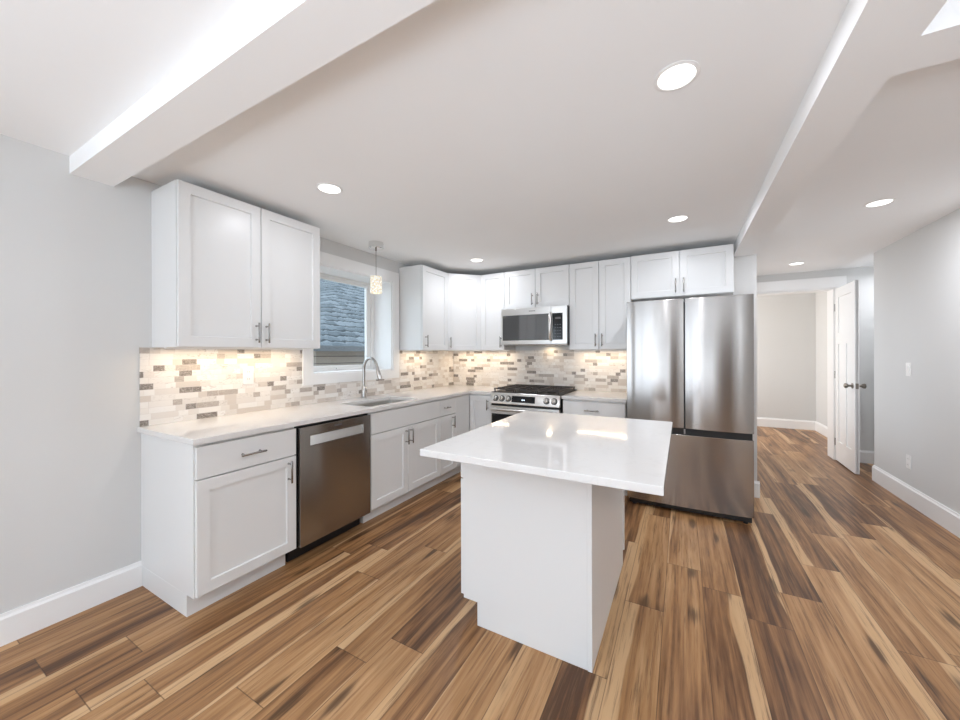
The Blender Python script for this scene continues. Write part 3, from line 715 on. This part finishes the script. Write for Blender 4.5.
# local x runs towards the viewpoint, local y into the island, fronts face the sink
IW, ID = IY1 - IY0, IX1 - IX0
MB().box(0.012, IW - 0.02, 0, ID - 0.019, 0.115, ZT).build('carcass', M['cab'], isl, bevel=0.001)
MB().box(0.012, IW - 0.022, 0.075, ID - 0.019, 0, 0.115).build('toe_kick', M['cab'], isl)
def L_panel(x0, x1):
    return MB().prism([(0.0, 0.113), (0.0, ZT), (ID - 0.019, ZT), (ID - 0.019, 0.0), (0.078, 0.0), (0.078, 0.113)], 'x', x0, x1)
L_panel(IW - 0.018, IW).build('end_panel', M['cab'], isl, bevel=0.0012)
L_panel(0.0, 0.012).build('end_panel', M['cab'], isl, bevel=0.0012)
MB().box(0.0, IW + 0.003, ID - 0.0185, ID, 0, ZT).build('back_panel', M['cab'], isl, bevel=0.0012)
MB().box(-0.018, 0.0, ID - 0.03, ID + 0.008, 0.09, ZT).build('corner_stile', M['cab'], isl, bevel=0.0012)
for k in range(2):
    a, b = 0.004 + k * 0.442, 0.446 + k * 0.442
    front(isl, 'drawer', a + g, b - g, 0.707, 0.868, ((a + b) / 2, 0.787, 'h'))
    front(isl, 'door', a + g, b - g, 0.122, 0.700, ((b - 0.035) if k == 0 else (a + 0.035), 0.616, 'v'))
tag(MB().box(1.732, 2.685, 1.267, 2.503, ZT, 0.914).build('island_top', M['quartz'], bevel=0.003), 'white polished quartz slab overhanging the island', 'countertop')

# ------------------------------------------------------------------ lamps
def downlight(x, y, k, label):
    t = thing('downlight', label, 'ceiling light', (x, y, CHH if x > XE else CH), 0, 'recessed ceiling downlights')
    MB().lathe([(0.076, -0.0005), (0.0765, -0.003), (0.066, -0.006), (0.062, -0.004), (0.062, -0.0005)], n=40, closed=True).build('trim_ring', M['white'], t)
    MB().lathe([(0, -0.0006), (0.0618, -0.0006), (0.0618, -0.003), (0.058, -0.0055), (0.0, -0.0058)], n=40).build('lens', M['lens'], t)
    o = area('downlight_lamp', (0, 0, -0.012), (0, 0, 0), 0.11, 0.11, LAMP_W * k, WARM, 'DISK'); o.parent = t
    return t
for x, y, k, lb in ((2.72, 1.522, 0.9, 'round ceiling downlight above the island, largest in view'),
                 (0.85, 1.51, 0.5, 'round ceiling downlight in front of the wall cabinet nearest the beam'),
                 (2.71, 3.128, 1, 'round ceiling downlight in front of the fridge'),
                 (0.80, 3.43, 0.8, 'round ceiling downlight near the kitchen corner'),
                 (3.936, 3.56, 1.9, 'round ceiling downlight over the hall, away from the doorway'),
                 (3.90, 5.49, 0.25, 'round ceiling downlight just before the far doorway')):
    downlight(x, y, k, lb)
area('passage_fill', (4.95, 5.75, 2.3), (0, 0, 0), 0.11, 0.11, 5, WARM, 'DISK')  # added lamp out of view, brightens the far wall and open door
pn = thing('pendant_lamp', 'small crystal pendant lamp hanging over the sink', 'pendant lamp', (0.30, 2.45, CH))
MB().lathe([(0.066, 0), (0.066, -0.052), (0.062, -0.056), (0, -0.056)], n=32).build('canopy', M['chrome'], pn)
MB().tube([(0, 0, -0.055), (0, 0, -0.075)], 0.008, 10).build('cord_grip', M['bronze'], pn)
MB().tube([(0, 0, -0.07), (0, 0, -0.31)], 0.0025, 8).build('cord', M['nickel'], pn)
MB().lathe([(0.006, -0.306), (0.050, -0.308), (0.053, -0.312), (0.053, -0.458), (0.049, -0.460), (0.049, -0.316), (0.006, -0.314)], n=32, closed=True).build('shade', M['beads'], pn)
MB().lathe([(0.0, -0.33), (0.014, -0.335), (0.017, -0.36), (0.012, -0.39), (0.0, -0.395)], n=16).build('bulb', M['lens'], pn)

# warm light strips fixed beneath the wall cabinets
def strip(name, label, loc, rz, ln):
    t = thing(name, label, 'light strip', loc, rz)
    MB().box(0, ln, -0.012, 0.012, -0.008, 0.0).build('housing', M['white'], t)
    o = area('strip_lamp', (ln / 2, 0, -0.0095), (0, 0, 0), ln, 0.012, STRIP_W * ln, (1.0, 0.80, 0.57)); o.parent = t
for lb, loc, rz, ln in (('slim light strip under the wall cabinet above the outlet', (0.12, 0.965, UZ), L, 0.86),
                        ('slim light strip under the single-door wall cabinet by the window', (0.12, 3.14, UZ), L, 0.40),
                        ('slim light strip under the diagonal corner cabinet', (0.12, D - 0.12, UZ), 0, 0.46),
                        ('slim light strip under the narrow cabinet beside the microwave', (0.65, D - 0.12, UZ), 0, 0.24),
                        ('slim light strip under the tall cabinet beside the fridge', (1.72, D - 0.12, UZ), 0, 0.54)):
    strip('light_strip', lb, loc, rz, ln)

# ------------------------------------------------------------------ outlets and switch
def plate(name, label, cat, loc, rz, kind, w=0.074, h=0.118):
    """local: face looks along -y"""
    t = thing(name, label, cat, loc, rz)
    MB().box(-w / 2, w / 2, -0.006, 0, -h / 2, h / 2).build('cover_plate', M['white'], t, bevel=0.002)
    if kind == 'outlet':
        for z in (-0.026, 0.026):
            o = MB().box(-0.017, 0.017, -0.0085, -0.006, z - 0.016, z + 0.016).build('socket', M['white'], t, bevel=0.002)
            MB().box(-0.008, -0.005, -0.0088, -0.0083, z - 0.006, z + 0.006).box(0.005, 0.008, -0.0088, -0.0083, z - 0.006, z + 0.006).build('slots', M['grey'], o)
    else:
        MB().prism([(-0.006, -0.034), (-0.006, 0.034), (-0.012, 0.034), (-0.008, -0.034)], 'x', -0.017, 0.017).build('rocker', M['white'], t)
    return t
plate('wall_outlet', 'white outlet set in the marble mosaic backsplash', 'outlet', (T, 1.486, 1.181), L, 'outlet', h=0.128)
plate('light_switch', 'white rocker light switch on the hall wall', 'light switch', (XR, 4.66, 1.182), -PI / 2, 'switch')
plate('wall_outlet', 'white outlet low on the hall wall above the baseboard', 'outlet', (XR, 4.66, 0.366), -PI / 2, 'outlet')
